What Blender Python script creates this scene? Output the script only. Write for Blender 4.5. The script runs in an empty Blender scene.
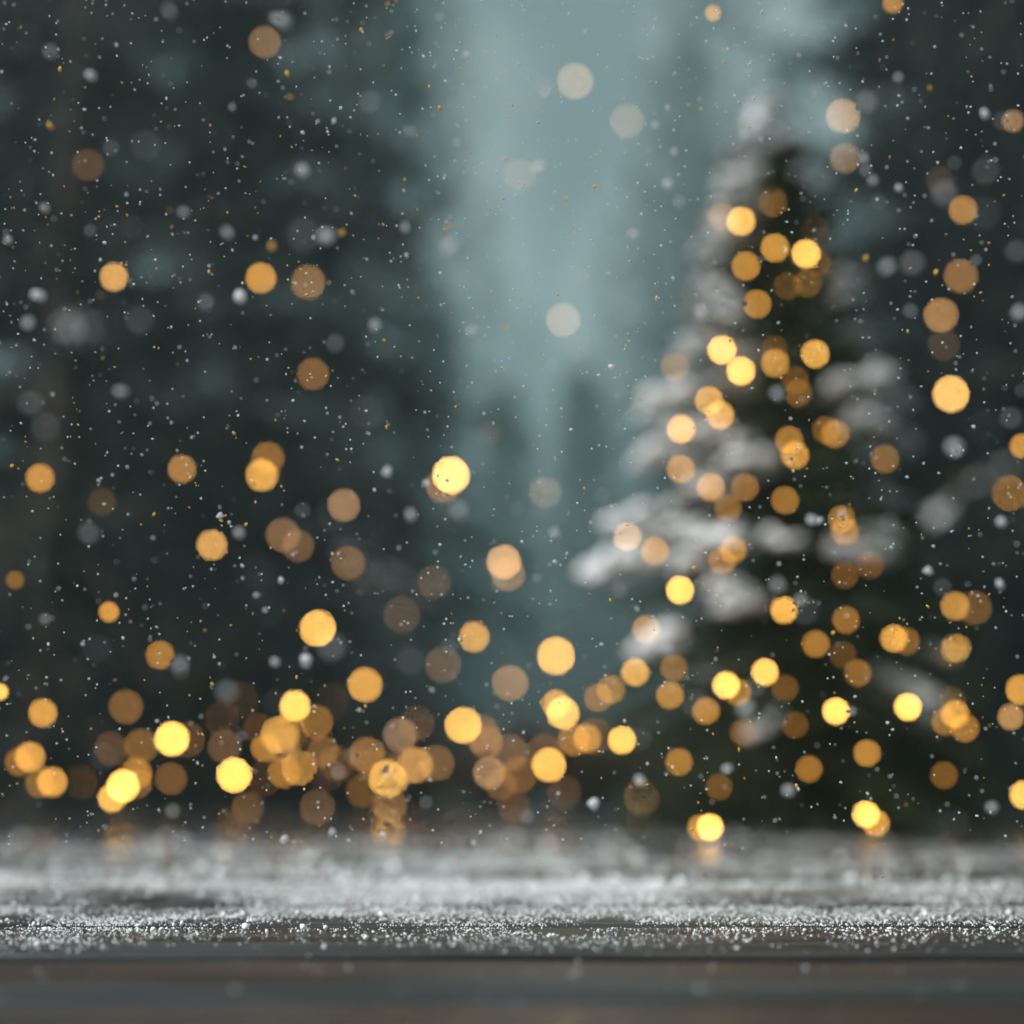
import bpy, math, random
import numpy as np
from mathutils import Vector, Matrix
from math import radians as R, pi, sin, cos

sc = bpy.context.scene
col = sc.collection

# ------------------------------------------------------------------ camera
H = 0.108                     # lens height above the deck
FPX = 1024 * 50 / 36.0
TILT = math.atan((790 - 512) / FPX)
FOC = 1.13
cd = bpy.data.cameras.new('camera'); cam = bpy.data.objects.new('camera', cd); col.objects.link(cam)
cd.lens = 50; cd.sensor_width = 36; cd.clip_start = 0.02; cd.clip_end = 2000
cam.location = (0, 0, H); cam.rotation_euler = (pi / 2 + TILT, 0, 0)
cd.dof.use_dof = True; cd.dof.focus_distance = FOC
BLUR = 20.0                   # blur radius (px) of a point at infinity
APER = BLUR * 2 * FOC / FPX   # aperture diameter in metres
cd.dof.aperture_fstop = 0.050 / APER
cd.dof.aperture_blades = 0
sc.camera = cam

# ------------------------------------------------------------------ world, sun, exposure
SUN_EL, SUN_AZ = R(46), R(-108)         # azimuth from +Y clockwise: a veiled sun from the left
w = bpy.data.worlds.new('World'); sc.world = w; w.use_nodes = True
nt = w.node_tree; nt.nodes.clear()
sky = nt.nodes.new('ShaderNodeTexSky'); sky.sky_type = 'NISHITA'; sky.sun_disc = False
sky.sun_elevation = SUN_EL; sky.sun_rotation = SUN_AZ
sky.air_density = 1.0; sky.dust_density = 4.0; sky.ozone_density = 2.0
hs = nt.nodes.new('ShaderNodeHueSaturation'); hs.inputs['Saturation'].default_value = 0.22
mx = nt.nodes.new('ShaderNodeMix'); mx.data_type = 'RGBA'; mx.blend_type = 'MULTIPLY'
mx.inputs[0].default_value = 1.0; mx.inputs[7].default_value = (0.82, 0.95, 0.91, 1)
bg = nt.nodes.new('ShaderNodeBackground'); bg.inputs['Strength'].default_value = 0.095
wo = nt.nodes.new('ShaderNodeOutputWorld')
nt.links.new(sky.outputs[0], hs.inputs['Color']); nt.links.new(hs.outputs[0], mx.inputs[6])
tcw = nt.nodes.new('ShaderNodeTexCoord'); mpw = nt.nodes.new('ShaderNodeMapping'); mpw.inputs['Scale'].default_value = (9, 9, 2.4)
nsw = nt.nodes.new('ShaderNodeTexNoise'); nsw.inputs['Scale'].default_value = 1.0; nsw.inputs['Detail'].default_value = 3.0
crw = nt.nodes.new('ShaderNodeValToRGB'); crw.color_ramp.elements[0].position = .40; crw.color_ramp.elements[0].color = (.50, .55, .57, 1)
crw.color_ramp.elements[1].position = .62; crw.color_ramp.elements[1].color = (1.45, 1.41, 1.37, 1)
mx2 = nt.nodes.new('ShaderNodeMix'); mx2.data_type = 'RGBA'; mx2.blend_type = 'MULTIPLY'; mx2.inputs[0].default_value = 1
nt.links.new(tcw.outputs['Generated'], mpw.inputs['Vector']); nt.links.new(mpw.outputs[0], nsw.inputs['Vector']); nt.links.new(nsw.outputs['Fac'], crw.inputs[0])
nt.links.new(mx.outputs[2], mx2.inputs[6]); nt.links.new(crw.outputs[0], mx2.inputs[7]); nt.links.new(mx2.outputs[2], bg.inputs['Color']); nt.links.new(bg.outputs[0], wo.inputs['Surface'])

sl = bpy.data.lights.new('sun', 'SUN'); sl.energy = 5.0; sl.angle = R(14); sl.color = (1.0, 0.93, 0.90)
so = bpy.data.objects.new('sun', sl); col.objects.link(so)
sd = Vector((sin(SUN_AZ) * cos(SUN_EL), cos(SUN_AZ) * cos(SUN_EL), sin(SUN_EL)))
so.rotation_euler = sd.to_track_quat('Z', 'Y').to_euler()

vs = sc.view_settings
vs.view_transform = 'Standard'; vs.look = 'None'; vs.gamma = 1; vs.exposure = 0.2; vs.use_curve_mapping = False
cy = sc.cycles
cy.use_denoising = True; cy.denoiser = 'OPENIMAGEDENOISE'
cy.use_adaptive_sampling = False
cy.max_bounces = 5; cy.diffuse_bounces = 2; cy.glossy_bounces = 2; cy.volume_bounces = 1; cy.transparent_max_bounces = 4
cy.sample_clamp_indirect = 2.0

# ------------------------------------------------------------------ helpers
rng = np.random.default_rng(7)
random.seed(7)
CR = Matrix.Rotation(pi / 2 + TILT, 3, 'X')

def at(px, py, Y):
    """world point seen at pixel (px,py), Y metres in front of the lens along the ground"""
    d = CR @ Vector(((px - 512) / FPX, -(py - 512) / FPX, -1))
    return Vector((0, 0, H)) + d * (Y / d.y)

def at_depth(px, py, depth):
    d = CR @ Vector(((px - 512) / FPX, -(py - 512) / FPX, -1))
    return Vector((0, 0, H)) + d * depth

def tag(o, label=None, cat=None, group=None, kind=None):
    if label: o['label'] = label
    if cat: o['category'] = cat
    if group: o['group'] = group
    if kind: o['kind'] = kind
    return o

def empty(name, loc=(0, 0, 0), rz=0):
    o = bpy.data.objects.new(name, None); col.objects.link(o)
    o.location = loc; o.rotation_euler.z = rz; o.empty_display_size = 0.1
    return o

def mesh_np(name, V, F):
    """V (n,3), F (m,k) all faces the same size"""
    V = np.asarray(V, dtype=np.float32); F = np.asarray(F, dtype=np.int32)
    me = bpy.data.meshes.new(name)
    me.vertices.add(len(V)); me.vertices.foreach_set('co', V.ravel())
    k = F.shape[1]
    me.loops.add(F.size); me.loops.foreach_set('vertex_index', F.ravel())
    me.polygons.add(len(F))
    me.polygons.foreach_set('loop_start', np.arange(0, F.size, k, dtype=np.int32))
    me.polygons.foreach_set('loop_total', np.full(len(F), k, dtype=np.int32))
    me.update(calc_edges=True); me.validate()
    return me

def link(name, me, mat=None, parent=None, smooth=False):
    if mat and not me.materials: me.materials.append(mat)
    if smooth: me.polygons.foreach_set('use_smooth', np.ones(len(me.polygons), dtype=bool))
    o = bpy.data.objects.new(name, me); col.objects.link(o)
    if parent: o.parent = parent
    return o

def copy_tree(o, parent=None):
    c = o.copy(); col.objects.link(c); c.parent = parent
    for ch in [x for x in bpy.data.objects if x.parent == o]:
        copy_tree(ch, c)
    return c

def fnoise(x, y, seed=0, scale=1.0, octv=3):
    """cheap 2-D value noise, 0..1"""
    x = np.asarray(x) / scale; y = np.asarray(y) / scale
    out = np.zeros_like(x, dtype=float); amp = 1; tot = 0
    for k in range(octv):
        xi = np.floor(x).astype(int); yi = np.floor(y).astype(int); fx = x - xi; fy = y - yi
        fx = fx * fx * (3 - 2 * fx); fy = fy * fy * (3 - 2 * fy)
        def h(a, b):
            n = np.sin((a * 127.1 + b * 311.7 + (seed + k) * 74.7)) * 43758.5453
            return n - np.floor(n)
        v = (h(xi, yi) * (1 - fx) + h(xi + 1, yi) * fx) * (1 - fy) + (h(xi, yi + 1) * (1 - fx) + h(xi + 1, yi + 1) * fx) * fy
        out += amp * v; tot += amp; amp *= .5; x = x * 2 + 3.1; y = y * 2 + 1.7
    return out / tot

_t = (1 + 5 ** .5) / 2
def ico(sub=1):
    V = [(-1, _t, 0), (1, _t, 0), (-1, -_t, 0), (1, -_t, 0), (0, -1, _t), (0, 1, _t), (0, -1, -_t), (0, 1, -_t), (_t, 0, -1), (_t, 0, 1), (-_t, 0, -1), (-_t, 0, 1)]
    F = [(0, 11, 5), (0, 5, 1), (0, 1, 7), (0, 7, 10), (0, 10, 11), (1, 5, 9), (5, 11, 4), (11, 10, 2), (10, 7, 6), (7, 1, 8), (3, 9, 4), (3, 4, 2), (3, 2, 6), (3, 6, 8), (3, 8, 9), (4, 9, 5), (2, 4, 11), (6, 2, 10), (8, 6, 7), (9, 8, 1)]
    V = [np.array(v) / np.linalg.norm(v) for v in V]
    for _ in range(sub - 1):
        m = {}; G = []
        def mid(a, b):
            k = (min(a, b), max(a, b))
            if k not in m:
                p = V[a] + V[b]; V.append(p / np.linalg.norm(p)); m[k] = len(V) - 1
            return m[k]
        for a, b, c in F:
            ab, bc, ca = mid(a, b), mid(b, c), mid(c, a)
            G += [(a, ab, ca), (b, bc, ab), (c, ca, bc), (ab, bc, ca)]
        F = G
    return np.array(V), np.array(F)
ICO1, ICO2, ICO3 = ico(1), ico(2), ico(3)
OCT = (np.array([(1, 0, 0), (0, 1, 0), (-1, 0, 0), (0, -1, 0), (0, 0, 1), (0, 0, -1)], float),
       np.array([(0, 1, 4), (1, 2, 4), (2, 3, 4), (3, 0, 4), (1, 0, 5), (2, 1, 5), (3, 2, 5), (0, 3, 5)]))

def rand_rot(n):
    q = rng.normal(size=(n, 4)); q /= np.linalg.norm(q, axis=1)[:, None]
    w_, x, y, z = q.T
    M = np.empty((n, 3, 3))
    M[:, 0, 0] = 1 - 2 * (y * y + z * z); M[:, 0, 1] = 2 * (x * y - z * w_); M[:, 0, 2] = 2 * (x * z + y * w_)
    M[:, 1, 0] = 2 * (x * y + z * w_); M[:, 1, 1] = 1 - 2 * (x * x + z * z); M[:, 1, 2] = 2 * (y * z - x * w_)
    M[:, 2, 0] = 2 * (x * z - y * w_); M[:, 2, 1] = 2 * (y * z + x * w_); M[:, 2, 2] = 1 - 2 * (x * x + y * y)
    return M

def scatter(shape, P, S, jit=.25):
    """many small solids in one mesh: P (n,3) centres, S (n,3) scales"""
    bv, bf = shape; n = len(P)
    V = bv[None] * (1 + rng.uniform(-jit, jit, (n, len(bv), 1))) * S[:, None, :]
    V = np.einsum('nij,nkj->nki', rand_rot(n), V) + P[:, None, :]
    F = bf[None] + (np.arange(n) * len(bv))[:, None, None]
    return V.reshape(-1, 3), F.reshape(-1, bf.shape[1])

def tube(pts, rad, seg=6):
    """tapered tube through pts -> (V, quads)"""
    V = []; F = []
    for i, p in enumerate(pts):
        a = Vector(pts[max(i - 1, 0)]); b = Vector(pts[min(i + 1, len(pts) - 1)])
        d = (b - a).normalized(); u = d.orthogonal().normalized(); v = d.cross(u)
        for k in range(seg):
            t = 2 * pi * k / seg
            q = Vector(p) + (u * cos(t) + v * sin(t)) * rad[i]; V.append(tuple(q))
        if i:
            o = (i - 1) * seg
            for k in range(seg):
                F.append((o + k, o + (k + 1) % seg, o + seg + (k + 1) % seg, o + seg + k))
    return V, F

# ------------------------------------------------------------------ materials
def newmat(name):
    m = bpy.data.materials.new(name); m.use_nodes = True
    n = m.node_tree.nodes; b = n['Principled BSDF']
    return m, m.node_tree, b

def N(nt, typ, **kw):
    n = nt.nodes.new(typ)
    for k, v in kw.items():
        if hasattr(n, k): setattr(n, k, v)
        else: n.inputs[k].default_value = v
    return n

def ramp(nt, src, stops):
    r = nt.nodes.new('ShaderNodeValToRGB'); nt.links.new(src, r.inputs[0])
    e = r.color_ramp.elements
    e[0].position, e[0].color = stops[0][0], (*stops[0][1], 1)
    e[1].position, e[1].color = stops[-1][0], (*stops[-1][1], 1)
    for p, c in stops[1:-1]:
        x = e.new(p); x.color = (*c, 1)
    return r

def m_foliage(name, c0, c1):
    m, nt_, b = newmat(name)
    tc = N(nt_, 'ShaderNodeTexCoord'); ns = N(nt_, 'ShaderNodeTexNoise', Scale=9.0, Detail=4.0)
    nt_.links.new(tc.outputs['Object'], ns.inputs['Vector'])
    r = ramp(nt_, ns.outputs['Fac'], [(0.3, c0), (0.7, c1)])
    nt_.links.new(r.outputs[0], b.inputs['Base Color']); b.inputs['Roughness'].default_value = .7; b.inputs['Specular IOR Level'].default_value = .2
    return m
M_NEEDLE = m_foliage('fir_needles', (.012, .022, .008), (.052, .068, .02))
M_DARK = m_foliage('dark_needles', (.010, .014, .012), (.024, .031, .025))

def m_bark():
    m, nt_, b = newmat('bark')
    tc = N(nt_, 'ShaderNodeTexCoord'); ns = N(nt_, 'ShaderNodeTexNoise', Scale=30.0, Detail=5.0)
    nt_.links.new(tc.outputs['Object'], ns.inputs['Vector'])
    r = ramp(nt_, ns.outputs['Fac'], [(0.3, (.03, .02, .014)), (0.7, (.10, .07, .05))])
    nt_.links.new(r.outputs[0], b.inputs['Base Color']); b.inputs['Roughness'].default_value = .9
    return m
M_BARK = m_bark()

def m_snow(name='snow', v=.82, sss=False):
    m, nt_, b = newmat(name)
    tc = N(nt_, 'ShaderNodeTexCoord'); ns = N(nt_, 'ShaderNodeTexNoise', Scale=25.0, Detail=3.0)
    nt_.links.new(tc.outputs['Object'], ns.inputs['Vector'])
    r = ramp(nt_, ns.outputs['Fac'], [(0.2, (v * .90, v * .91, v * .95)), (0.8, (v, v, v))])
    nt_.links.new(r.outputs[0], b.inputs['Base Color']); b.inputs['Roughness'].default_value = .55
    return m
M_SNOW = m_snow()
M_GRAIN = m_snow('snow_grains', .9)
def m_flake():
    m = m_snow('loose_snowflake', .93); t = m.node_tree; b = t.nodes['Principled BSDF']; o = t.nodes['Material Output']
    src = b.inputs['Base Color'].links[0].from_socket
    tr = N(t, 'ShaderNodeBsdfTranslucent'); t.links.new(src, tr.inputs['Color'])
    mi = N(t, 'ShaderNodeMixShader'); mi.inputs[0].default_value = .6
    t.links.new(b.outputs[0], mi.inputs[1]); t.links.new(tr.outputs[0], mi.inputs[2]); t.links.new(mi.outputs[0], o.inputs['Surface'])
    return m
M_FLAKE = m_flake()

def m_gold():
    m, nt_, b = newmat('gold_glitter')
    tc = N(nt_, 'ShaderNodeTexCoord'); ns = N(nt_, 'ShaderNodeTexNoise', Scale=4.0)
    nt_.links.new(tc.outputs['Object'], ns.inputs['Vector'])
    r = ramp(nt_, ns.outputs['Fac'], [(0.3, (.98, .56, .06)), (0.7, (1.0, .76, .16))])
    nt_.links.new(r.outputs[0], b.inputs['Base Color'])
    b.inputs['Roughness'].default_value = .45
    tr = N(nt_, 'ShaderNodeBsdfTranslucent'); nt_.links.new(r.outputs[0], tr.inputs['Color'])
    mi = N(nt_, 'ShaderNodeMixShader'); mi.inputs[0].default_value = .45
    nt_.links.new(b.outputs[0], mi.inputs[1]); nt_.links.new(tr.outputs[0], mi.inputs[2]); nt_.links.new(mi.outputs[0], nt_.nodes['Material Output'].inputs['Surface'])
    return m
M_GOLD = m_gold()

def m_bulb():
    m = bpy.data.materials.new('lit_bulb'); m.use_nodes = True; t = m.node_tree; t.nodes.clear()
    oi = N(t, 'ShaderNodeObjectInfo'); em = N(t, 'ShaderNodeEmission'); out = N(t, 'ShaderNodeOutputMaterial')
    t.links.new(oi.outputs['Color'], em.inputs['Color']); em.inputs['Strength'].default_value = 60
    t.links.new(em.outputs[0], out.inputs['Surface'])
    return m
M_BULB = m_bulb()

def m_plain(name, c, rough=.5, metal=0):
    m, nt_, b = newmat(name)
    ns = N(nt_, 'ShaderNodeTexNoise', Scale=40.0)
    tc = N(nt_, 'ShaderNodeTexCoord'); nt_.links.new(tc.outputs['Object'], ns.inputs['Vector'])
    r = ramp(nt_, ns.outputs['Fac'], [(0.3, tuple(x * .7 for x in c)), (0.7, c)])
    nt_.links.new(r.outputs[0], b.inputs['Base Color'])
    b.inputs['Roughness'].default_value = rough; b.inputs['Metallic'].default_value = metal
    return m
M_SOCKET = m_plain('socket', (.03, .03, .03), .5)
M_CABLE = m_plain('cable', (.015, .03, .018), .5)

def m_wood():
    m, nt_, b = newmat('weathered_wood')
    L = nt_.links
    geo = N(nt_, 'ShaderNodeNewGeometry'); oi = N(nt_, 'ShaderNodeObjectInfo')
    mp = N(nt_, 'ShaderNodeMapping'); mp.inputs['Scale'].default_value = (1.1, 30.0, 30.0)
    ad = N(nt_, 'ShaderNodeVectorMath', operation='ADD')
    cm = N(nt_, 'ShaderNodeCombineXYZ'); sc_ = N(nt_, 'ShaderNodeMath', operation='MULTIPLY'); sc_.inputs[1].default_value = 17.0
    L.new(oi.outputs['Random'], sc_.inputs[0]); L.new(sc_.outputs[0], cm.inputs['X']); L.new(sc_.outputs[0], cm.inputs['Y'])
    L.new(geo.outputs['Position'], ad.inputs[0]); L.new(cm.outputs[0], ad.inputs[1]); L.new(ad.outputs[0], mp.inputs['Vector'])
    n1 = N(nt_, 'ShaderNodeTexNoise', Scale=2.2, Detail=8.0, Roughness=.62, Distortion=.35)
    L.new(mp.outputs[0], n1.inputs['Vector'])
    r1 = ramp(nt_, n1.outputs['Fac'], [(0.34, (.007, .006, .006)), (0.47, (.022, .021, .022)), (0.58, (.055, .055, .058)), (0.74, (.13, .13, .14))])
    # broad brown tone across the plank
    mp2 = N(nt_, 'ShaderNodeMapping'); mp2.inputs['Scale'].default_value = (1.3, 9, 9); L.new(ad.outputs[0], mp2.inputs['Vector'])
    n2 = N(nt_, 'ShaderNodeTexNoise', Scale=1.0, Detail=3.0); L.new(mp2.outputs[0], n2.inputs['Vector'])
    r2 = ramp(nt_, n2.outputs['Fac'], [(0.40, (.82, .93, 1.0)), (0.75, (1.25, .88, .66))])
    mu = N(nt_, 'ShaderNodeMix', data_type='RGBA', blend_type='MULTIPLY'); mu.inputs[0].default_value = 1
    L.new(r1.outputs[0], mu.inputs[6]); L.new(r2.outputs[0], mu.inputs[7])
    # fine powdered snow lying in the grain, on the back planks only
    sp = N(nt_, 'ShaderNodeSeparateXYZ'); L.new(geo.outputs['Position'], sp.inputs[0])
    mr = N(nt_, 'ShaderNodeMapRange'); mr.inputs['From Min'].default_value = 1.02; mr.inputs['From Max'].default_value = 1.9
    mr.inputs['To Min'].default_value = -.20; mr.inputs['To Max'].default_value = -.0
    L.new(sp.outputs['Y'], mr.inputs['Value'])
    mp3 = N(nt_, 'ShaderNodeMapping'); mp3.inputs['Scale'].default_value = (14, 20, 20); L.new(geo.outputs['Position'], mp3.inputs['Vector'])
    n3 = N(nt_, 'ShaderNodeTexNoise', Scale=1.0, Detail=9.0, Roughness=.75); L.new(mp3.outputs[0], n3.inputs['Vector'])
    sm = N(nt_, 'ShaderNodeMath', operation='ADD'); L.new(n3.outputs['Fac'], sm.inputs[0]); L.new(mr.outputs[0], sm.inputs[1])
    mq = N(nt_, 'ShaderNodeMapRange'); mq.inputs['From Min'].default_value = 2.3; mq.inputs['From Max'].default_value = 4.2
    mq.inputs['To Min'].default_value = 0; mq.inputs['To Max'].default_value = -.26; L.new(sp.outputs['Y'], mq.inputs['Value'])
    sm1 = sm; sm = N(nt_, 'ShaderNodeMath', operation='ADD'); L.new(sm1.outputs[0], sm.inputs[0]); L.new(mq.outputs[0], sm.inputs[1])
    r3 = ramp(nt_, sm.outputs[0], [(0.48, (0, 0, 0)), (0.66, (.42, .42, .42))])
    ms = N(nt_, 'ShaderNodeMix', data_type='RGBA'); L.new(r3.outputs[0], ms.inputs[0])
    L.new(mu.outputs[2], ms.inputs[6]); ms.inputs[7].default_value = (.74, .75, .78, 1)
    L.new(ms.outputs[2], b.inputs['Base Color'])
    rr = N(nt_, 'ShaderNodeMapRange'); rr.inputs['To Min'].default_value = .24; rr.inputs['To Max'].default_value = .52
    L.new(n1.outputs['Fac'], rr.inputs['Value'])
    # damp patches: smoother and flatter, most of the wood behind the snow is wet
    nw = N(nt_, 'ShaderNodeTexNoise', Scale=2.4, Detail=3.0); L.new(geo.outputs['Position'], nw.inputs['Vector'])
    my = N(nt_, 'ShaderNodeMapRange'); my.inputs['From Min'].default_value = 2.0; my.inputs['From Max'].default_value = 3.8
    my.inputs['To Min'].default_value = 0; my.inputs['To Max'].default_value = .35; L.new(sp.outputs['Y'], my.inputs['Value'])
    aw = N(nt_, 'ShaderNodeMath', operation='ADD'); L.new(nw.outputs['Fac'], aw.inputs[0]); L.new(my.outputs[0], aw.inputs[1])
    wet = N(nt_, 'ShaderNodeMapRange'); wet.inputs['From Min'].default_value = .52; wet.inputs['From Max'].default_value = .68; L.new(aw.outputs[0], wet.inputs['Value'])
    rw = N(nt_, 'ShaderNodeMix', data_type='FLOAT'); L.new(wet.outputs[0], rw.inputs[0]); L.new(rr.outputs[0], rw.inputs[2]); rw.inputs[3].default_value = .09
    L.new(rw.outputs[0], b.inputs['Roughness'])
    bs = N(nt_, 'ShaderNodeMapRange'); bs.inputs['To Min'].default_value = .5; bs.inputs['To Max'].default_value = .06; L.new(wet.outputs[0], bs.inputs['Value'])
    bp = N(nt_, 'ShaderNodeBump', Distance=.004); L.new(bs.outputs[0], bp.inputs['Strength']); L.new(n1.outputs['Fac'], bp.inputs['Height'])
    L.new(bp.outputs[0], b.inputs['Normal'])
    return m
M_WOOD = m_wood()

def m_ground():
    m, nt_, b = newmat('wet_ground')
    L = nt_.links
    geo = N(nt_, 'ShaderNodeNewGeometry')
    n1 = N(nt_, 'ShaderNodeTexNoise', Scale=.9, Detail=8.0, Roughness=.6); L.new(geo.outputs['Position'], n1.inputs['Vector'])
    n2 = N(nt_, 'ShaderNodeTexNoise', Scale=14.0, Detail=5.0); L.new(geo.outputs['Position'], n2.inputs['Vector'])
    r0 = ramp(nt_, n2.outputs['Fac'], [(0.3, (.018, .015, .013)), (0.7, (.05, .042, .036))])
    rs = ramp(nt_, n1.outputs['Fac'], [(0.56, (0, 0, 0)), (0.70, (.7, .7, .7))])
    ms = N(nt_, 'ShaderNodeMix', data_type='RGBA'); L.new(rs.outputs[0], ms.inputs[0])
    L.new(r0.outputs[0], ms.inputs[6]); ms.inputs[7].default_value = (.6, .62, .65, 1)
    L.new(ms.outputs[2], b.inputs['Base Color'])
    rr = N(nt_, 'ShaderNodeMapRange'); rr.inputs['To Min'].default_value = .10; rr.inputs['To Max'].default_value = .45
    L.new(rs.outputs[0], rr.inputs['Value']); L.new(rr.outputs[0], b.inputs['Roughness'])
    bp = N(nt_, 'ShaderNodeBump', Strength=.06, Distance=.004); L.new(n2.outputs['Fac'], bp.inputs['Height']); L.new(bp.outputs[0], b.inputs['Normal'])
    return m
M_GROUND = m_ground()

# ------------------------------------------------------------------ ground
GZ = -0.12
gx = np.linspace(-420, 420, 90); gy = np.concatenate([[-60], np.linspace(-20, 60, 40), np.linspace(75, 400, 20)])
XX, YY = np.meshgrid(gx, gy); ZZ = np.full_like(XX, GZ) + np.clip((YY - 60) / 300, 0, 1) * 8 * fnoise(XX, YY, 3, 60.)
V = np.stack([XX.ravel(), YY.ravel(), ZZ.ravel()], 1)
nx = len(gx); F = [(j * nx + i, j * nx + i + 1, (j + 1) * nx + i + 1, (j + 1) * nx + i) for j in range(len(gy) - 1) for i in range(nx - 1)]
tag(link('ground', mesh_np('ground', V, F), M_GROUND), kind='structure')

# ------------------------------------------------------------------ deck
deck = tag(empty('wooden_deck', (0, 0, GZ)), 'dark weathered plank deck dusted with fine snow in the foreground', 'deck')
PW = 0.21
y0 = 0.976 - PW * 4
edges = []
k = 0
while y0 < 7.0:
    ga, gb = (.016 if k == 4 else .0035), (.016 if k == 3 else .0035)
    a, b_ = y0 + ga, y0 + PW - gb
    zt = -abs(rng.normal(0, .0012)); ch = .0012
    sec = [(a + .022, -.04), (a, zt - ch), (a + ch, zt), (b_ - ch, zt), (b_, zt - ch), (b_ - .022, -.04)]
    xs = np.linspace(-4.4, 4.4, 60); Vp = []; Fp = []
    for i, x in enumerate(xs):
        for (yy, zz) in sec:
            wv = .0015 * sin(x * 5 + k * 2.1) + .001 * sin(x * 17 + k)
            Vp.append((x, yy + wv, (zz - GZ) + 0.0008 * sin(x * 9 + k * 3)))
        if i:
            o = (i - 1) * 6
            for q in range(6): Fp.append((o + q, o + 6 + q, o + 6 + (q + 1) % 6, o + (q + 1) % 6))
    me = mesh_np('plank', Vp, Fp)
    link('plank', me, M_WOOD, deck)
    edges.append(y0)
    y0 += PW; k += 1
DECK_END = y0
def floor_z(Y): return 0.0 if Y < DECK_END else GZ
# joists under the deck close the gaps in the dark
Vb = []; Fb = []
for x in np.arange(-4.2, 4.21, 0.6):
    o = len(Vb)
    for dx in (-.03, .03):
        for yy in (.1, DECK_END - .02):
            for zz in (-.02, .07): Vb.append((x + dx, yy, zz))
    Fb += [(o, o + 1, o + 3, o + 2), (o + 4, o + 6, o + 7, o + 5), (o, o + 4, o + 5, o + 1), (o + 2, o + 3, o + 7, o + 6), (o + 1, o + 5, o + 7, o + 3), (o, o + 2, o + 6, o + 4)]
link('joist', mesh_np('joist', Vb, Fb), M_BARK, deck)

# snow grains lying on the deck
def grains():
    Vs = []; Fs = []; off = 0
    def add(shape, n, ya, yb, s0, s1, dens, flat=.7, zo=.4):
        nonlocal off
        Y = ya + (yb - ya) * rng.random(n); hw = .46 * Y + .12
        X = rng.uniform(-1, 1, n) * hw
        keep = rng.random(n) < dens(X, Y); X, Y = X[keep], Y[keep]; m = len(X)
        s = s0 + (s1 - s0) * rng.random(m) ** 2.5
        S = np.stack([s * rng.uniform(.7, 1.3, m), s * rng.uniform(.7, 1.3, m), s * flat * rng.uniform(.6, 1.2, m)], 1)
        # grains over a gap have dropped into it: leave them out
        gap = np.abs(((Y - edges[0] + PW / 2) % PW) - PW / 2) < .006
        P = np.stack([X, Y, np.minimum(S[:, 2], s) * zo], 1)
        k_ = ~gap | (Y > 1.5); P, S = P[k_], S[k_]
        v, f = scatter(shape, P, S); Vs.append(v); Fs.append(f + off); off += len(v)
    def mask(X, Y, sd_, sc_, lo, hi):
        n = .6 * fnoise(X, Y * .8, sd_, sc_) + .4 * fnoise(X, Y, sd_ + 5, sc_ * .25)
        return np.clip((n - lo) / (hi - lo), 0, 1)
    def side(X, Y): return .92 - .60 * np.clip((X / (.36 * Y) - .1), 0, 1)
    add(ICO1, 130000, 1.0, 1.75, .0004, .0012, lambda X, Y: np.clip((Y - .97 - .26 * (fnoise(X, Y * .3, 13, .17) - .32)) / .26, 0, 1) ** 1.5 * np.clip(mask(X, Y, 1, .16, .28, .6) * 1.25, 0, 1) * side(X, Y))
    add(OCT, 76000, 1.6, 4.0, .0012, .003, lambda X, Y: mask(X, Y, 2, .3, .40, .68) * side(X, Y) * np.clip(1 - (Y - 1.9) / 1.9, 0, 1))
    add(ICO1, 1500, 1.0, 1.9,   .0016, .0032, lambda X, Y: np.clip((Y - .99) / .3, 0, 1) * mask(X, Y, 9, .12, .38, .66) * side(X, Y))
    add(ICO1, 4500, 1.7, 4.0, .003, .010, lambda X, Y: mask(X, Y, 4, .35, .46, .72) * side(X, Y) * np.clip(1 - (Y - 1.9) / 1.9, 0, 1), .35, .3)
    add(ICO1, 260, .62, 1.02, .0005, .0014, lambda X, Y: np.ones_like(X) * .6)
    return mesh_np('snow_dusting', np.concatenate(Vs), np.concatenate(Fs))
tag(link('snow_dusting', grains(), M_GRAIN), 'white snow grains scattered over the deck planks', 'snow', kind='stuff')

# ------------------------------------------------------------------ conifers
def snow_lump(pts, rads, seed):
    """a lumpy pillow of snow lying along a bough: overlapping flattened lumps"""
    r_ = np.random.default_rng(seed); Vs = []; Fs = []; off = 0
    bv, bf = ICO3 if rads[0] < .12 else ICO2
    for p, rd in zip(pts, rads):
        d = 1 + .22 * np.sin(bv @ r_.normal(size=3) * 3 + r_.uniform(0, 6)) + .14 * np.sin(bv @ r_.normal(size=3) * 6)
        v = bv * d[:, None] * np.array([rd * r_.uniform(.8, 1.2), rd * r_.uniform(.8, 1.2), rd * r_.uniform(.6, .9)])
        v[:, 2] = np.where(v[:, 2] < 0, v[:, 2] * .55, v[:, 2])
        Vs.append(v + np.array(p)); Fs.append(bf + off); off += len(v)
    return mesh_np('snow_clump', np.concatenate(Vs), np.concatenate(Fs))

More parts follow.
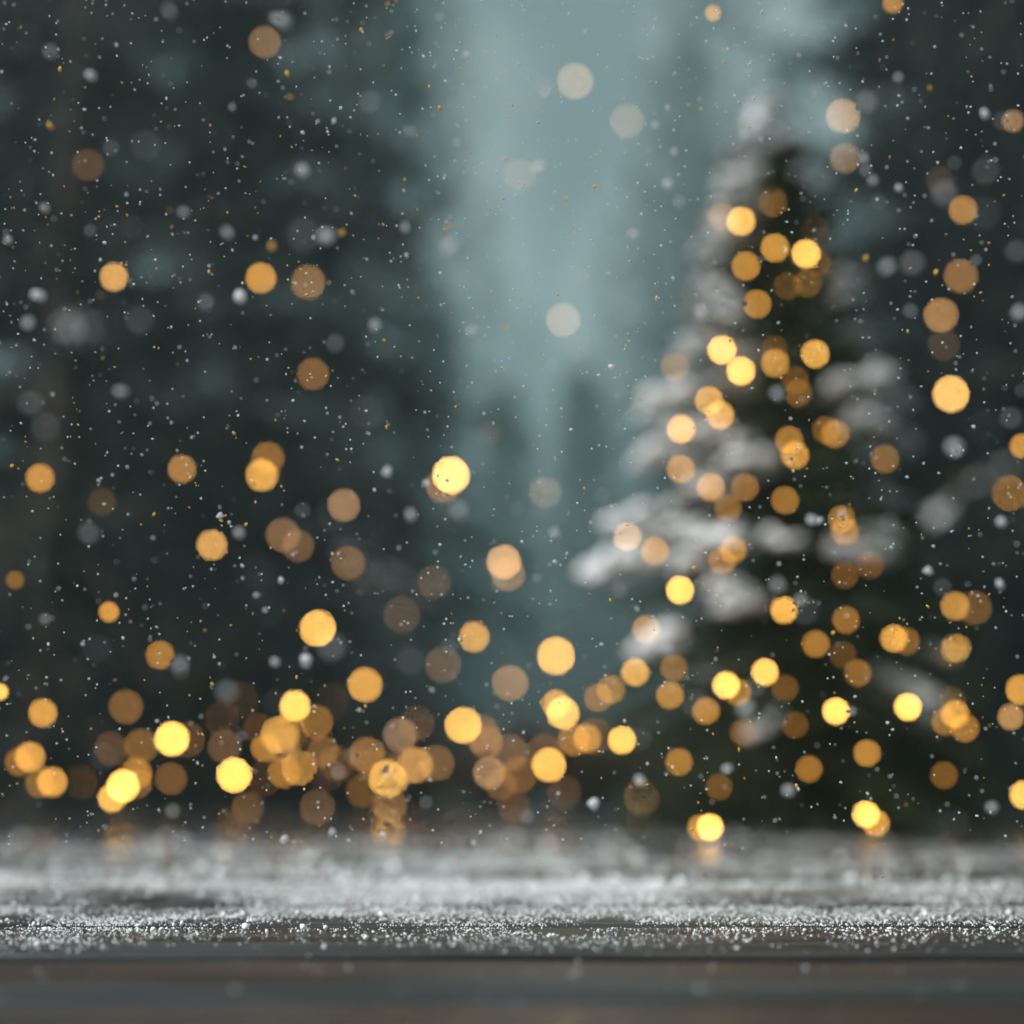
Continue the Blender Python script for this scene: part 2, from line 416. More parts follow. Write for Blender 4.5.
def conifer(name, height, radius, prof, nb, ntw, nn, nl, seed, mat, snow, trunk_r=.03, z0=.03):
    """-> root, list of branches. prof(t) = relative crown radius at height fraction t"""
    r_ = random.Random(seed); rg = np.random.default_rng(seed)
    root = empty(name)
    n = 9
    tp = [(.01 * height * sin(i * 1.3) * .3, .01 * height * cos(i * 1.7) * .3, height * i / n * .985) for i in range(n + 1)]
    v, f = tube(tp, [trunk_r * (1 - i / (n + .4)) + .002 * height for i in range(n + 1)], 8)
    link('trunk', mesh_np('trunk', v, f), M_BARK, root, True)
    TV = []; NV = []; br = []
    SV = []; SF = []; so_ = 0
    for i in range(nb):
        t = (i + .5) / nb; t = z0 + (1 - z0) * (1 - (1 - t) ** .62) * .985 if False else z0 + (.985 - z0) * t ** 1.25
        a = i * 2.399963 + r_.uniform(-.35, .35)
        Lb = radius * prof(t) * r_.uniform(.72, 1.1) + (.012 * height if t < .905 else 0)
        z = height * t
        up = .15 + .9 * t ** 2 + r_.uniform(-.08, .12); droop = .55 * (1 - t) + .1
        m = 8; pts = []
        for j in range(m + 1):
            s = j / m
            pts.append(Vector((cos(a) * Lb * s, sin(a) * Lb * s, z + Lb * (up * s - droop * s * s + .12 * s ** 4))))
        v, f = tube(pts, [trunk_r * .28 * (1 - .8 * j / m) * (1.2 - t) for j in range(m + 1)], 4)
        SV += v; SF += [tuple(q + so_ for q in ff) for ff in f]; so_ += len(v)
        br.append((t, a, Lb, pts))
        dirb = Vector((cos(a), sin(a), 0)); side = Vector((-sin(a), cos(a), 0))
        for q in range(ntw + 1):
            s = .18 + .82 * q / ntw; k = min(int(s * m), m - 1); p = pts[k].lerp(pts[k + 1], s * m - k)
            for sg in ((-1, 1) if q < ntw else (0,)):
                tl = (.42 * Lb * (1 - .72 * s) + nl * .8) * r_.uniform(.7, 1.15)
                d = (dirb * .75 + side * sg * r_.uniform(.6, 1.0) + Vector((0, 0, r_.uniform(-.28, .1)))).normalized()
                e = p + d * tl
                u = np.linspace(0, 1, nn) + rg.uniform(-.02, .02, nn)
                P = np.array(p)[None] + np.array(e - p)[None] * u[:, None]
                P[:, 2] -= .12 * tl * u ** 2
                rd = rg.normal(size=(nn, 3)); rd -= (rd @ np.array(d))[:, None] * np.array(d)[None]
                rd /= np.linalg.norm(rd, axis=1)[:, None] + 1e-6
                nd = rd * .8 + np.array(d)[None] * .6; nd /= np.linalg.norm(nd, axis=1)[:, None]
                ln = nl * rg.uniform(.7, 1.2, nn)[:, None]
                wd = np.cross(nd, rg.normal(size=(nn, 3))); wd /= np.linalg.norm(wd, axis=1)[:, None] + 1e-6
                hw = nl * .085
                NV.append(np.stack([P - wd * hw, P + wd * hw, P + nd * ln], 1))
    NV = np.concatenate(NV); V = NV.reshape(-1, 3); F = np.arange(len(V)).reshape(-1, 3)
    cr = link('crown', mesh_np('crown', V, F), mat, root)
    link('branches', mesh_np('branches', SV, SF), M_BARK, cr)
    ns = 0; FR = []
    for (t, a, Lb, pts) in br:
        pr = snow(t, a)
        if pr > 0 and r_.random() < pr and ns < 96:
            c = []; rr = []
            s0 = r_.uniform(.45, .75); s1 = r_.uniform(.88, 1.03); kk = r_.choice((7, 9, 11)); fz = r_.uniform(.6, 1.15)
            for j in range(kk):
                s = s0 + (s1 - s0) * j / (kk - 1); k_ = min(int(s * 8), 7); p = pts[k_].lerp(pts[k_ + 1], s * 8 - k_)
                rr_ = (min(Lb, .36 * radius / .56 if height < 5 else 9) * r_.uniform(.048, .095) * (1.2 - .4 * s) + .0065 * height) * (.3 if height > 5 else 1) * fz
                ln_ = r_.uniform(-1, 1) * rr_ * 1.1
                c.append((p.x - sin(a) * ln_, p.y + cos(a) * ln_, p.z + rr_ * r_.uniform(-.1, .5))); rr.append(rr_ * r_.uniform(.75, 1.15))
            FR.append((t, a, Lb, pts, s0))
            link('snow_clump', snow_lump(c, rr, seed * 100 + ns), M_SNOW, root, True); ns += 1
    if height < 5 and FR:
        fr = []
        for (t, a, Lb, pts, s0) in FR:
            for q in range(170):
                s = r_.uniform(s0 - .15, 1.04); k_ = min(int(s * 8), 7); p = np.array(pts[k_].lerp(pts[k_ + 1], s * 8 - k_))
                p = p + np.array([-sin(a), cos(a), 0]) * r_.gauss(0, .028) + np.array([0, 0, r_.uniform(-.01, .018)])
                d = rg.normal(size=3) + np.array([cos(a), sin(a), .5]); d /= np.linalg.norm(d)
                wd = np.cross(d, rg.normal(size=3)); wd /= np.linalg.norm(wd)
                fr.append([p - wd * .0045, p + wd * .0045, p + d * .024])
        fr = np.array(fr)
        link('frosted_needles', mesh_np('frosted_needles', fr.reshape(-1, 3), np.arange(len(fr) * 3).reshape(-1, 3)), M_SNOW, root)
    return root, br

# --- the decorated tree
TY = 3.78
tip = at(771, 106, TY); TH = tip.z
base = Vector((tip.x - .012, TY, 0))
TR = .56
def prof_main(t): return (.15 if t > .905 else 1.0) * (1 - t) ** .88 * (1.0 if t > .22 else .86 + .14 * t / .22)
def snow_main(t, a):
    lf = -cos(a); fr = -sin(a)         # left, towards camera
    p = .10
    if lf > .2: p = .92 if .33 < t < .9 else .15
    elif lf < -.4 and t > .35: p = .5
    if t > .88: p = .8
    if t < .22: p = .08
    if fr > .75: p *= .45
    return p
tree, br = conifer('christmas_tree', TH, TR, prof_main, 290, 8, 26, .026, 11, M_NEEDLE, snow_main, .03, .03)
tree.location = base
tag(tree, 'snow laden fir tree wrapped in glowing warm lights, right of centre', 'christmas tree')
# snow cap on the leader
link('snow_clump', snow_lump([(0, 0, TH * .985), (.01, 0, TH * 1.0), (-.004, 0, TH * .965)], [.055, .048, .045], 5), M_SNOW, tree, True)
lv = []
for i in range(420):
    u = rng.random(); z = TH * (.90 + .085 * u); a = rng.uniform(0, 2 * pi); r0 = .006
    d = np.array([cos(a) * .75, sin(a) * .75, .75]); p0 = np.array([cos(a) * r0, sin(a) * r0, z]); ln = .036 * rng.uniform(.7, 1.2) * (1.25 - .5 * u)
    wd = np.array([-sin(a), cos(a), 0]) * .0022
    lv.append([p0 - wd, p0 + wd, p0 + d * ln])
lv = np.array(lv)
link('leader_shoot', mesh_np('leader_shoot', lv.reshape(-1, 3), np.arange(len(lv) * 3).reshape(-1, 3)), M_NEEDLE, tree)
# extra clumps where the photo shows heavy snow
for i, (px, py, rad, dy) in enumerate([(712, 292, .035, -.06), (694, 348, .04, -.1), (668, 398, .05, -.12), (655, 452, .055, -.16), (628, 520, .06, -.18), (615, 565, .062, -.2),
                                       (738, 602, .05, -.34), (660, 642, .05, -.34), (838, 292, .04, .02), (856, 345, .045, .02), (880, 410, .055, .02), (905, 440, .03, 0),
                                       (742, 184, .05, -.07), (797, 178, .05, -.07), (728, 205, .03, -.06), (812, 172, .03, -.06), (762, 196, .02, -.06), (785, 540, .035, -.3), (690, 560, .04, -.3), (742, 440, .03, -.2), (940, 655, .03, -.1),
                                       (720, 585, .03, -.34), (650, 410, .035, -.1), (760, 730, .03, -.4)]):
    p = at(px, py, TY + dy) - base
    sg = -1 if px < 775 else 1
    link('snow_clump', snow_lump([(p.x + rad * .22 * (q - 4) + sg * 0, p.y + random.uniform(-.4, .4) * rad, p.z + random.uniform(-.45, .35) * rad - sg * (q - 4) * rad * .08) for q in range(9)],
                                 [rad * random.uniform(.35, .65) for q in range(9)], 900 + i), M_SNOW, tree, True)

# --- background conifers: three builds, then copies
def mk_bg(seed, hgt, rad, sn):
    return conifer('pine_tree', hgt, rad, lambda t: (1 - t) ** .8, 120, 6, 12, .30, seed, M_DARK, sn, .16, .02)[0]
light_snow = lambda t, a: .16 if -sin(a) > -.3 and t > .12 else 0
bare = lambda t, a: .04 if -sin(a) > -.3 and t > .15 else 0
protos = [mk_bg(21, 15, 2.9, light_snow), mk_bg(22, 13, 2.3, bare), mk_bg(23, 14, 2.6, bare),
          conifer('pine_tree', 14, 2.8, lambda t: (1 - t) ** .7, 62, 5, 7, .26, 24, M_DARK, lambda t, a: .0, .13, .05)[0]]
# px of trunk, distance, scale, prototype, label
BG = [(60, 9.5, (1, 1, 1), 0, 'dark snow dusted pine at the far left, the nearest of the left side trees'),
      (-90, 14, (1.25, 1.25, 1.3), 1, 'dark pine cut by the left edge of the picture'),
      (235, 18, (.8, .8, .95), 2, 'dark pine between the nearest left pine and the misty gap'),
      (365, 34, (1.1, 1.1, 2.0), 1, 'tall slim dusky pine bordering the left of the misty gap'),
      (160, 40, (1.6, 1.6, 2.4), 2, 'tall pine in shade behind the gap between the two left pines'),
      (290, 62, (2.2, 2.2, 3.4), 0, 'tall blue grey pine seen through the left pines'),
      (415, 80, (1.7, 1.7, 3.9), 3, 'hazy grey pine just left of the brightest mist'),
      (392, 105, (2.4, 2.4, 4.9), 3, 'thin tall pine overlapping the slim dusky pine left of the gap'),
      (455, 120, (2.4, 2.4, 5.2), 3, 'very tall faint pine on the left rim of the bright mist'),
      (486, 165, (3.0, 3.0, 5.2), 3, 'sparse far pine inside the left rim of the bright mist'),
      (530, 210, (3.2, 3.2, 5.2), 3, 'faint grey pine deep in the mist in the middle of the gap'),
      (575, 230, (3.6, 3.6, 5.3), 3, 'remotest pine, a grey smudge in the fog at centre'),
      (612, 175, (3.0, 3.0, 5.2), 3, 'faint pine in the mist right of the middle of the gap'),
      (652, 130, (2.5, 2.5, 5.2), 3, 'very tall faint pine on the right rim of the bright mist'),
      (700, 85, (2.0, 2.0, 4.2), 3, 'pale misty pine between the gap and the lit tree'),
      (755, 70, (2.2, 2.2, 3.6), 3, 'hazy tall pine directly behind the top of the lit tree'),
      (722, 150, (3.4, 3.4, 5.2), 2, 'broad far pine blurred into the mist behind the lit tree'),
      (432, 85, (1.9, 1.9, 2.2), 2, 'short grey pine low in the misty gap, beside its left border'),
      (505, 110, (2.4, 2.4, 2.5), 1, 'short grey pine low in the middle of the misty gap'),
      (585, 100, (2.2, 2.2, 2.2), 2, 'short grey pine low in the misty gap, beside the lit tree'),
      (645, 125, (2.6, 2.6, 4.2), 3, 'slim grey pine rising between the gap and the left boughs of the lit tree'),
      (420, 62, (1.3, 1.3, 2.9), 3, 'thin see through pine softening the left border of the gap'),
      (695, 120, (2.8, 2.8, 5.0), 2, 'broad misty pine left of the lit tree tip'),
      (880, 66, (1.9, 1.9, 3.2), 3, 'dusky pine behind the right flank of the lit tree'),
      (968, 24, (1.0, 1.0, 1.4), 2, 'dark pine to the right of the lit tree top'),
      (1020, 13, (1, 1, 1.1), 1, 'dark pine at the right edge of the picture'),
      (1130, 11, (1.1, 1.1, 1.2), 0, 'dark pine mostly beyond the right edge'),
      (20, 27, (1.5, 1.5, 2), 0, 'dense pine filling the dark behind the far left pine'),
      (330, 120, (3, 3, 4.8), 2, 'far pine showing grey between the slim pine and the left pines'),
      (800, 130, (3.4, 3.4, 5), 0, 'far pale pine behind the lit fir'),
      (500, 270, (5, 5, 4.6), 1, 'last row pine dissolving into the fog, left one'),
      (640, 280, (5, 5, 4.6), 2, 'last row pine dissolving into the fog, right one')]
used = set()
for i, (px, Y, s, k, lab) in enumerate(BG):
    src = protos[k]
    o = src if k not in used else copy_tree(src)
    used.add(k)
    x = (px - 512) / FPX * Y * 1.02
    o.location = (x, Y, GZ); o.scale = s; o.rotation_euler.z = i * 1.7
    tag(o, lab, 'pine tree', 'background pines in the mist')

# --- added shrubs low behind the lights, their brown leaves imitate warm light spill
M_GLOW_TINT = m_foliage('glow_tint_leaves', (.12, .052, .02), (.26, .125, .05))
def shrub(seed, w_, h_):
    r_ = np.random.default_rng(seed); root = empty('shrub')
    SV = []; SF = []; o_ = 0; LV = []
    for i in range(46):
        a = r_.uniform(0, 2 * pi); sp = r_.uniform(.1, 1) ** .7; hh = h_ * r_.uniform(.55, 1) * (1.1 - .5 * sp)
        pp = [Vector((cos(a) * w_ * sp * u ** 1.3, sin(a) * w_ * sp * u ** 1.3 * .7, hh * u)) for u in (0, .35, .7, 1)]
        v, f = tube(pp, [.008, .006, .004, .002], 4); SV += v; SF += [tuple(q + o_ for q in ff) for ff in f]; o_ += len(v)
        n = 46; u = r_.uniform(.25, 1.05, n); k = np.minimum((u * 3).astype(int), 2)
        P = np.array([np.array(pp[min(kk, 2)].lerp(pp[min(kk, 2) + 1], float(uu * 3 - kk))) for kk, uu in zip(k, u)]) + r_.normal(0, .045, (n, 3))
        P[:, 2] = np.maximum(P[:, 2], .01)
        d = r_.normal(size=(n, 3)); d /= np.linalg.norm(d, axis=1)[:, None]; wd = np.cross(d, r_.normal(size=(n, 3))); wd /= np.linalg.norm(wd, axis=1)[:, None]
        LV.append(np.stack([P - wd * .014, P + wd * .014, P + d * .05], 1))
    link('stems', mesh_np('stems', SV, SF), M_BARK, root)
    LV = np.concatenate(LV).reshape(-1, 3)
    link('leaves', mesh_np('leaves', LV, np.arange(len(LV)).reshape(-1, 3)), M_GLOW_TINT, root)
    return root
sh0 = [shrub(1, .55, .55), shrub(2, .7, .45)]
for i, (px, Y, lab) in enumerate([(20, 17.5, 'added shrub coloured as warm light spill, at the left edge behind the low lights'), (120, 19, 'added shrub coloured as warm light spill, behind the brightest lights at lower left'),
        (215, 18, 'added shrub coloured as warm light spill, at ground level left of centre'), (310, 19.5, 'added shrub coloured as warm light spill, under the cluster of lights left of centre'),
        (405, 18.4, 'added shrub coloured as warm light spill, just left of the foot of the misty gap'), (500, 20, 'added shrub coloured as warm light spill, at the foot of the misty gap'),
        (590, 18.6, 'added shrub coloured as warm light spill, left of the foot of the lit fir'), (975, 17, 'added shrub coloured as warm light spill, right of the foot of the lit fir')]):
    o = sh0[i] if i < 2 else copy_tree(sh0[i % 2])
    o.location = ((px - 512) / FPX * Y, Y, GZ); o.rotation_euler.z = i * 1.1; s_ = 2.3 + .35 * sin(i * 2.3); o.scale = (s_, s_, s_)
    tag(o, lab, 'shrub', 'added shrubs tinted as warm glow behind the deck')

# ------------------------------------------------------------------ lights
bulb_me = mesh_np('bulb', ICO3[0] * np.array([1, 1, 1.12]), ICO3[1]); bulb_me.materials.append(M_BULB)
bulb_me.polygons.foreach_set('use_smooth', np.ones(len(bulb_me.polygons), dtype=bool))
sv, sf = tube([(0, 0, .95), (0, 0, 1.15), (0, 0, 1.9), (0, 0, 2.0)], [.45, .55, .5, .2], 8)
sock_me = mesh_np('socket', sv, sf); sock_me.materials.append(M_SOCKET)
BPX = 2.7
GAIN = 1.14
def light_col(br, rpx, pale=0):
    a = BLUR
    g = min(br, 1.2) ** 1.45 * .85 * GAIN * (max(rpx, 6) / BPX) ** 2 / 60.0
    warm = min(1, br)
    c = Vector((1.0, .40 + .13 * warm, .045 + .06 * warm))
    if pale >= .5: g *= .6
    if pale: c = c.lerp(Vector((1, .74, .55)), pale)
    c *= g
    return (c.x, c.y, c.z, 1)

def crown_front(px, py):
    """distance of the decorated crown's front at a pixel"""
    p = at(px, py, TY); t = p.z / TH; t = min(max(t, 0), 1)
    rr = TR * prof_main(t) * 1.02; dx = abs(p.x - base.x)
    d = math.sqrt(max(rr * rr - dx * dx, 0.0))
    return TY - d * .98 - .03

TREE_L = [(773,202,.6),(741,221,.95),(775,248,.65),(806,254,1.15),(814,229,.3),(746,266,.55),(817,263,.35),(788,285,.35),(808,283,.4),
 (757,304,.5),(722,350,1.15),(741,371,1.15),(815,354,.85),(775,363,.55),(774,350,.25),(795,380,.2),(798,393,.25),(709,400,.7),(720,415,.75),
 (681,429,.85),(789,440,.45),(795,455,.6),(835,434,.4),(826,430,.25),(885,459,.3),(675,367,.3),(848,380,.2),(681,469,.5),(711,487,.55),
 (728,508,.3),(745,487,.35),(785,500,.4),(842,520,.6),(845,531,.4),(705,536,.65),(733,550,.5),(722,561,.35),(627,536,.7),(655,551,.5),
 (680,590,1.3),(784,610,.8),(646,629,.45),(674,668,.3),(670,695,.5),(706,711,.45),(726,685,1.6),(738,692,.4),(765,672,1.0),(816,644,.4),
 (846,620,.35),(894,638,.7),(906,641,.3),(858,673,.3),(836,711,1.4),(908,707,1.4),(679,762,.4),(809,769,.35),(867,753,.5),(719,787,.2),
 (710,827,1.3),(701,828,.5),(866,814,1.3),(876,823,.6),(955,606,.55),(956,648,.9),(955,714,.6),(965,728,.4),(945,722,.35),(952,700,.3),
 (635,672,.75),(611,690,.45),(598,698,.4),(587,738,.5),(622,740,1.0),(870,565,.2),(845,575,.2),(785,688,.2),(743,732,.2),(795,725,.18),(944,775,.25),
 (722,217,.3),(843,655,.15)]
string = tag(empty('string_lights', (base.x, base.y, 0)), 'string of warm white bulbs wound around the snowy fir tree', 'string lights')
pts = []
org = Vector((base.x, base.y, 0))
for (px, py, b) in TREE_L:
    Y = crown_front(px, py) - (.05 if b > .8 else 0); p = at(px, py, Y)
    p.z = max(p.z, s0_ := .012)
    s = BPX / FPX * Y
    o = bpy.data.objects.new('bulb', bulb_me); col.objects.link(o); o.parent = string
    o.location = p - org; o.scale = (s, s, s); o.rotation_euler = (random.uniform(-.6, .6), random.uniform(-.6, .6), 0)
    o.color = light_col(b, 14.0, .35 if px < 640 and py < 600 else 0)
    so2 = bpy.data.objects.new('socket', sock_me); col.objects.link(so2); so2.parent = o
    pts.append(p - org)
# the wire winds up the crown just inside the bulbs
cp = []
for i in range(700):
    t = .03 + .93 * i / 700; a = i / 700 * 11 * 2 * pi
    rr = TR * prof_main(t) * .9
    cp.append((cos(a) * rr, sin(a) * rr, TH * t + .012 * sin(a * 7)))
v, f = tube(cp, [.0013] * len(cp), 4)
link('cable', mesh_np('cable', v, f), M_CABLE, string)

# px, py, brightness, blur radius, paleness
BGL = [(556,656,.85,20,0),(549,765,.85,18,0),(563,713,.9,17,0),(556,704,.6,15,0),(574,740,.35,17,0),(642,798,.35,19,.2),
 (951,394,.85,19,.1),(941,315,.4,18,.2),(961,276,.3,18,.2),(963,210,.4,15,.1),(843,116,.4,18,.4),(845,158,.35,16,.5),(1013,121,.3,12,.4),
 (713,13,.45,9,.1),(893,3,.4,11,.1),(1010,493,.35,19,0),(963,478,.15,19,.2),(1022,446,.5,13,0),(1021,690,.6,16,0),(1011,717,.45,14,.2),(1024,795,.9,15,0),
 (944,345,.15,17,.5),(940,180,.12,15,.5),(975,608,.2,18,.1),
 (575,81,.45,19,.6),(627,121,.3,18,.6),(563,320,.4,18,.6),(520,175,.2,17,.7),(451,475,1.15,19,.1),(443,486,.3,18,.2),(545,492,.25,17,.6),(489,433,.12,13,.6),
 (504,562,.6,18,.3),(508,574,.3,18,.3),(474,637,.6,16,0),(434,582,.18,18,.5),(402,615,.13,20,.4),(443,665,.18,19,.4),(510,683,.35,19,.3),(463,725,.9,19,0),
 (400,735,.4,18,.8),(388,779,1.0,20,0),(415,765,.5,19,.1),(489,773,.35,17,.4),(367,755,.3,19,.1),(365,685,.65,18,0),(344,505,.35,17,.4),(348,563,.22,18,.2),
 (283,535,.25,18,.3),(298,546,.2,17,.3),(437,763,.25,19,.2),(486,742,.25,18,.2),
 (265,42,.25,17,.4),(308,282,.3,18,.2),(261,278,.55,16,0),(114,277,.6,15,.1),(313,374,.25,17,.1),(88,165,.13,17,.3),(40,478,.5,15,0),(182,469,.4,15,.1),
 (262,475,.65,17,0),(268,458,.3,17,0),(102,502,.10,15,.2),(212,545,.6,16,.1),(109,612,.55,11,0),(160,655,.4,15,0),(317,628,1.15,19,0),(190,682,.12,20,0),
 (126,707,.25,18,.1),(69,684,1.2,19,0),(74,695,.3,19,0),(43,713,.6,15,0),(30,757,.6,16,0),(19,762,.3,15,0),(52,782,.6,16,0),(40,783,.3,16,0),
 (172,739,1.2,18,0),(188,740,.2,19,.1),(123,786,1.2,17,0),(112,798,.8,15,0),(136,774,.4,17,0),(234,775,1.2,18,0),(295,706,1.05,16,0),(280,735,.8,20,0),
 (265,748,.4,15,0),(316,722,.3,18,0),(298,768,.6,19,0),(284,772,.35,17,0),(0,692,.9,9,0),(15,580,.25,10,0),(240,700,.1,20,.2),(330,700,.12,20,.2)]
_r = random.Random(5)
for _i in range(34):  # extra faint bulbs at random spots, added to build up the amber spill
    BGL.append((_r.choice((_r.uniform(10, 620), _r.uniform(200, 620))), _r.uniform(715, 822), _r.uniform(.12, .25), _r.choice((17, 18, 19, 20)), _r.uniform(0, .35)))
stem_me = None
XW = [(0, 'at the left edge'), (1, 'near the left edge'), (2, 'in the left part'), (3, 'left of centre'), (4, 'just left of the centre'),
      (5, 'just right of the centre'), (6, 'beside the lit fir'), (7, 'above the lit fir'), (8, 'right of the lit fir'), (9, 'near the right edge'), (10, 'at the right edge')]
YW = ['at the very top', 'high up', 'in the upper air', 'above mid height', 'at mid height', 'just below mid height', 'low down', 'low over the ground', 'at ground level']
cells = {}
for L_ in BGL:
    px, py, b, rp, pale = L_
    xk = min(10, max(0, int(px / 1024 * 10.2 + .1))); yk = min(8, int(py / 800 * 8.6))
    bw = 'brilliant golden' if b > .95 else 'bright amber' if b >= .55 else 'dim amber' if b >= .3 else 'faint'
    if pale >= .5: bw = {'brilliant golden': 'bright pale', 'bright amber': 'pale pinkish', 'dim amber': 'pale pinkish', 'faint': 'faint pinkish'}[bw]
    cells.setdefault((xk, yk, bw), []).append(L_)
proto = None
for (xk, yk, bw), ls in cells.items():
    ls = sorted(ls)
    for j, (px, py, b, rp, pale) in enumerate(ls):
        pre = '' if len(ls) == 1 else {2: ['leftmost ', 'rightmost '], 3: ['leftmost ', 'middle ', 'rightmost '], 4: ['leftmost ', 'inner left ', 'inner right ', 'rightmost ']}.get(len(ls), ['leftmost ', 'inner left ', 'central ', 'inner right ', 'rightmost ', 'outermost ', 'furthest ', 'remotest ', 'last '])[min(j, 8)]
        dep = FOC / (1 - min(rp - 1.2, 18.9) / BLUR)
        dep = min(max(dep, 1.5), 13.5)
        p = at_depth(px, py, dep)
        fz_ = floor_z(p.y); p.z = max(p.z, fz_ + .02)
        s = BPX / FPX * dep
        low = py > 560
        name = 'stake_light' if low else 'hanging_light'
        r0 = empty(name, (p.x, p.y, fz_) if low else tuple(p))
        bo = bpy.data.objects.new('bulb', bulb_me); col.objects.link(bo); bo.parent = r0
        bo.location = (0, 0, p.z - fz_) if low else (0, 0, 0); bo.scale = (s, s, -s if low else s); bo.color = light_col(b, rp, pale)
        s2 = bpy.data.objects.new('socket', sock_me); col.objects.link(s2); s2.parent = bo
        tr = max(.0006, .10 * s)
        if low:
            v, f = tube([(0, 0, -.01), (0, 0, max(p.z - fz_ - 1.9 * s, .004))], [tr, tr], 5)
            link('stem', mesh_np('stem', v, f), M_SOCKET, r0)
        else:
            top = at_depth(px, -60, dep).z - p.z + .3
            v, f = tube([(0, 0, 1.9 * s), (0, 0, top)], [tr * .6, tr * .6], 4)
            link('wire', mesh_np('wire', v, f), M_SOCKET, r0)
        tag(r0, '%s%s round light %s, %s' % (pre, bw, YW[yk], XW[xk][1]), 'light', 'warm lights glowing behind the deck')

# ------------------------------------------------------------------ falling snow and gold glitter
def air_points(n, sig, lo=-9, hi=12):
    """points in view, spread about the plane the lens is focused on"""
    P = np.empty((n, 3)); B = np.empty(n)
    for i in range(n):
        px, py = rng.uniform(-10, 1034), rng.uniform(-10, 1034) if rng.random() < .1 else rng.uniform(-10, 845)
        bl = float(np.clip(rng.normal(0, sig), lo, hi))
        dep = FOC / (1 - bl / BLUR)
        P[i] = at_depth(px, py, dep); B[i] = dep
    ok = P[:, 2] > .006
    return P[ok], B[ok]

flake_mes = []
for k in range(6):
    bv, bf = ICO2
    v = bv * (1 + .3 * np.sin(bv @ rng.normal(size=3) * 3.5 + k)[:, None] + rng.uniform(-.12, .12, (len(bv), 1))) * np.array([1, rng.uniform(.6, .95), rng.uniform(.5, .8)])
    me = mesh_np('snowflake', v, bf); me.polygons.foreach_set('use_smooth', np.ones(len(bf), dtype=bool)); me.materials.append(M_FLAKE); flake_mes.append(me)
def where(px, py):
    xs_ = ['at the left edge', 'near the left edge', 'left of the misty gap', 'left of centre', 'in front of the pale mist', 'just right of centre', 'left of the lit fir', 'over the lit fir', 'right of the lit fir', 'near the right edge']
    ys_ = ['at the top', 'high up', 'in the upper part', 'above mid height', 'at mid height', 'below mid height', 'low down', 'close above the deck']
    return ys_[min(7, int(py / 840 * 8))] + ' ' + xs_[min(9, int(px / 102.4))]
def proj(p):
    q = CR.transposed() @ (Vector(p) - Vector((0, 0, H)))
    return min(1023, max(0, 512 - FPX * q.x / q.z)), min(1023, max(0, 512 + FPX * q.y / q.z))
def flake(p, s, i, mes, name, label, cat, group):
    o = bpy.data.objects.new(name, mes[i % len(mes)]); col.objects.link(o)
    o.location = p; o.scale = (s, s, s); o.rotation_euler = rng.uniform(0, 6.28, 3)
    tag(o, label, cat, group)
# soft large flakes read off the photograph: px, py, radius px, blur px
BIGF = [(45,208,6,5),(240,297,8,4),(8,240,6,4),(358,37,5,8),(334,121,4,2),(466,56,5,3),(458,143,6,5),(450,248,11,9),(206,303,9,8),(375,325,8,6),(335,343,9,9),
 (252,83,5,5),(232,107,5,4),(28,323,8,7),(473,330,8,6),(116,595,3,2),(306,660,8,4),(275,662,7,5),(387,472,7,4),(220,516,4,1),(256,595,5,3),(265,610,4,3),(281,580,4,2),
 (612,367,4,1),(582,275,7,7),(816,89,5,6),(985,114,7,4),(800,140,6,8),(899,188,5,4),(865,170,7,6),(655,125,5,4),(674,152,5,4),(1000,584,7,4),(928,571,6,3),(594,804,7,3),
 (555,562,3,1),(446,482,6,5),(426,483,5,3),(432,690,4,3),(383,835,4,2),(332,833,5,3),(284,839,5,2),(537,578,5,5),(820,520,5,3),(785,250,4,2),(430,780,3,2),(790,460,5,5)]
def big_label(px, py, bl):
    kind = lambda b: 'big blurred' if b > 4 else 'bright'
    same = sorted(q[0] for q in BIGF if where(q[0], q[1]) == where(px, py) and kind(q[3]) == kind(bl))
    pre = '' if len(same) == 1 else {0: 'left one of the ', len(same) - 1: 'right one of the '}.get(same.index(px), 'middle one of the ')
    return pre + kind(bl) + (' white snowflake ' if len(same) == 1 else ' white snowflakes ') + where(px, py)
n = 0
for (px, py, r_, bl) in BIGF:
    sgn = 1 if n % 2 else -1
    dep = FOC / (1 - sgn * bl / BLUR)
    flake(at_depth(px, py, dep), max(r_ - bl * .55, 1.6) / FPX * dep, n, flake_mes, 'snowflake', big_label(px, py, bl), 'snowflake', 'large drifting snowflakes'); n += 1
P, D = air_points(262, 1.3)
for p, d in list(zip(P, D))[:252]:
    flake(p, rng.uniform(.9, 1.8) / FPX * d * (1 + .5 * abs(1 - FOC / d) * BLUR / 6), n, flake_mes, 'snowflake', 'small white snowflake ' + where(*proj(p)), 'snowflake', 'falling snowflakes'); n += 1
P, D = air_points(2700, 1.4, -10, 14)
S = (rng.uniform(.45, 1.3, len(P)) / FPX * D)[:, None] * rng.uniform(.7, 1.2, (len(P), 3))
P2, D2 = air_points(230, 8, -16, 17)
far_ = np.abs(1 - FOC / D2) * BLUR > 4.5; P2, D2 = P2[far_], D2[far_]
S2 = (rng.uniform(2.2, 6, len(P2)) / FPX * D2)[:, None] * rng.uniform(.7, 1.2, (len(P2), 3))
v, f = scatter(ICO1, np.concatenate([P, P2]), np.concatenate([S, S2]))
tag(link('snowfall', mesh_np('snowfall', v, f), M_FLAKE), 'fine snow specks filling the air', 'snowfall', kind='stuff')
gold_mes = []
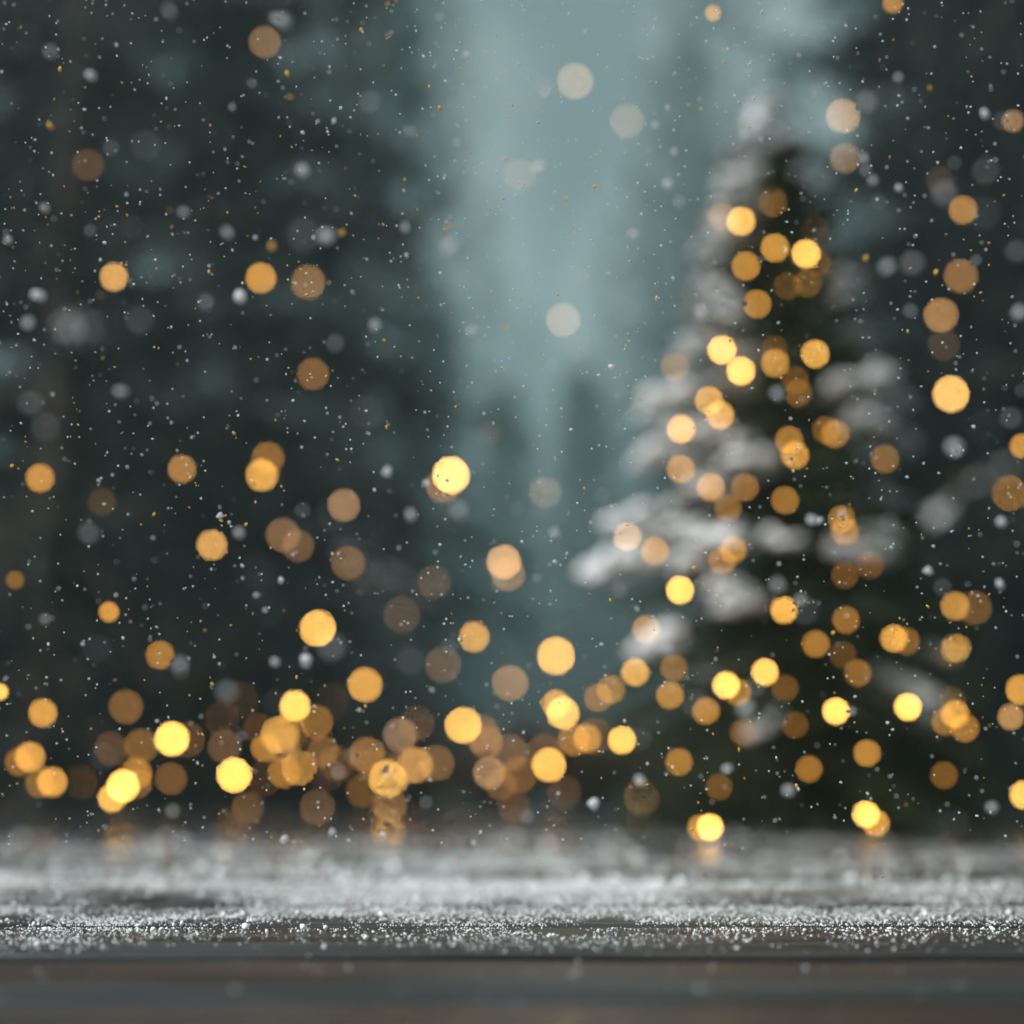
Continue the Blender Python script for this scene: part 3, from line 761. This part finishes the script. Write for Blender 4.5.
for k in range(3):
    bv, bf = ICO1
    me = mesh_np('glitter', bv * (1 + rng.uniform(-.25, .25, (12, 1))) * np.array([1, rng.uniform(.6, 1), .5]), bf); me.materials.append(M_GOLD); gold_mes.append(me)
GB = [(60,69,3.2,.5),(50,126,5,3),(287,74,4,2),(388,35,3,3),(290,97,4,3.5),(701,109,3,2),(440,108,3,1),(342,233,5,4),(448,226,5,4),(566,199,3.5,2),(936,272,4,2),(866,258,5,3),
      (272,246,6,5),(384,340,2.5,1),(506,327,4,4),(930,88,3.5,3),(505,160,3,2),(170,210,3,4),(100,295,3,5)]
i = 0
for (px, py, r_, bl) in GB:
    dep = FOC / (1 - bl / BLUR)
    flake(at_depth(px, py, dep), max(r_ - bl * .3, 1.3) / FPX * dep, i, gold_mes, 'glitter_fleck', 'larger gold glitter fleck ' + where(px, py), 'glitter', 'floating gold flecks'); i += 1
P, D = air_points(275, 1.0)
for p, d in zip(P, D):
    p = Vector(p)
    flake(p, rng.choice([1.0, 1.3, 1.6, 2.3], p=[.35, .35, .2, .1]) / FPX * d, i, gold_mes, 'glitter_fleck', 'tiny gold glitter fleck ' + where(*proj(p)), 'glitter', 'floating gold flecks'); i += 1

# ------------------------------------------------------------------ haze
hz = bpy.data.materials.new('haze'); hz.use_nodes = True; t = hz.node_tree; t.nodes.clear()
pv = N(t, 'ShaderNodeVolumePrincipled'); pv.inputs['Color'].default_value = (.60, .86, .89, 1); pv.inputs['Density'].default_value = .0038; pv.inputs['Anisotropy'].default_value = .35
ou = N(t, 'ShaderNodeOutputMaterial'); t.links.new(pv.outputs[0], ou.inputs['Volume'])
x0, x1, ya, yb, za, zb = -440, 440, -70, 420, -1.5, 79
V = [(x, y, z) for x in (x0, x1) for y in (ya, yb) for z in (za, zb)]
F = [(0, 1, 3, 2), (4, 6, 7, 5), (0, 4, 5, 1), (2, 3, 7, 6), (0, 2, 6, 4), (1, 5, 7, 3)]
tag(link('haze', mesh_np('haze', V, F), hz), kind='stuff')
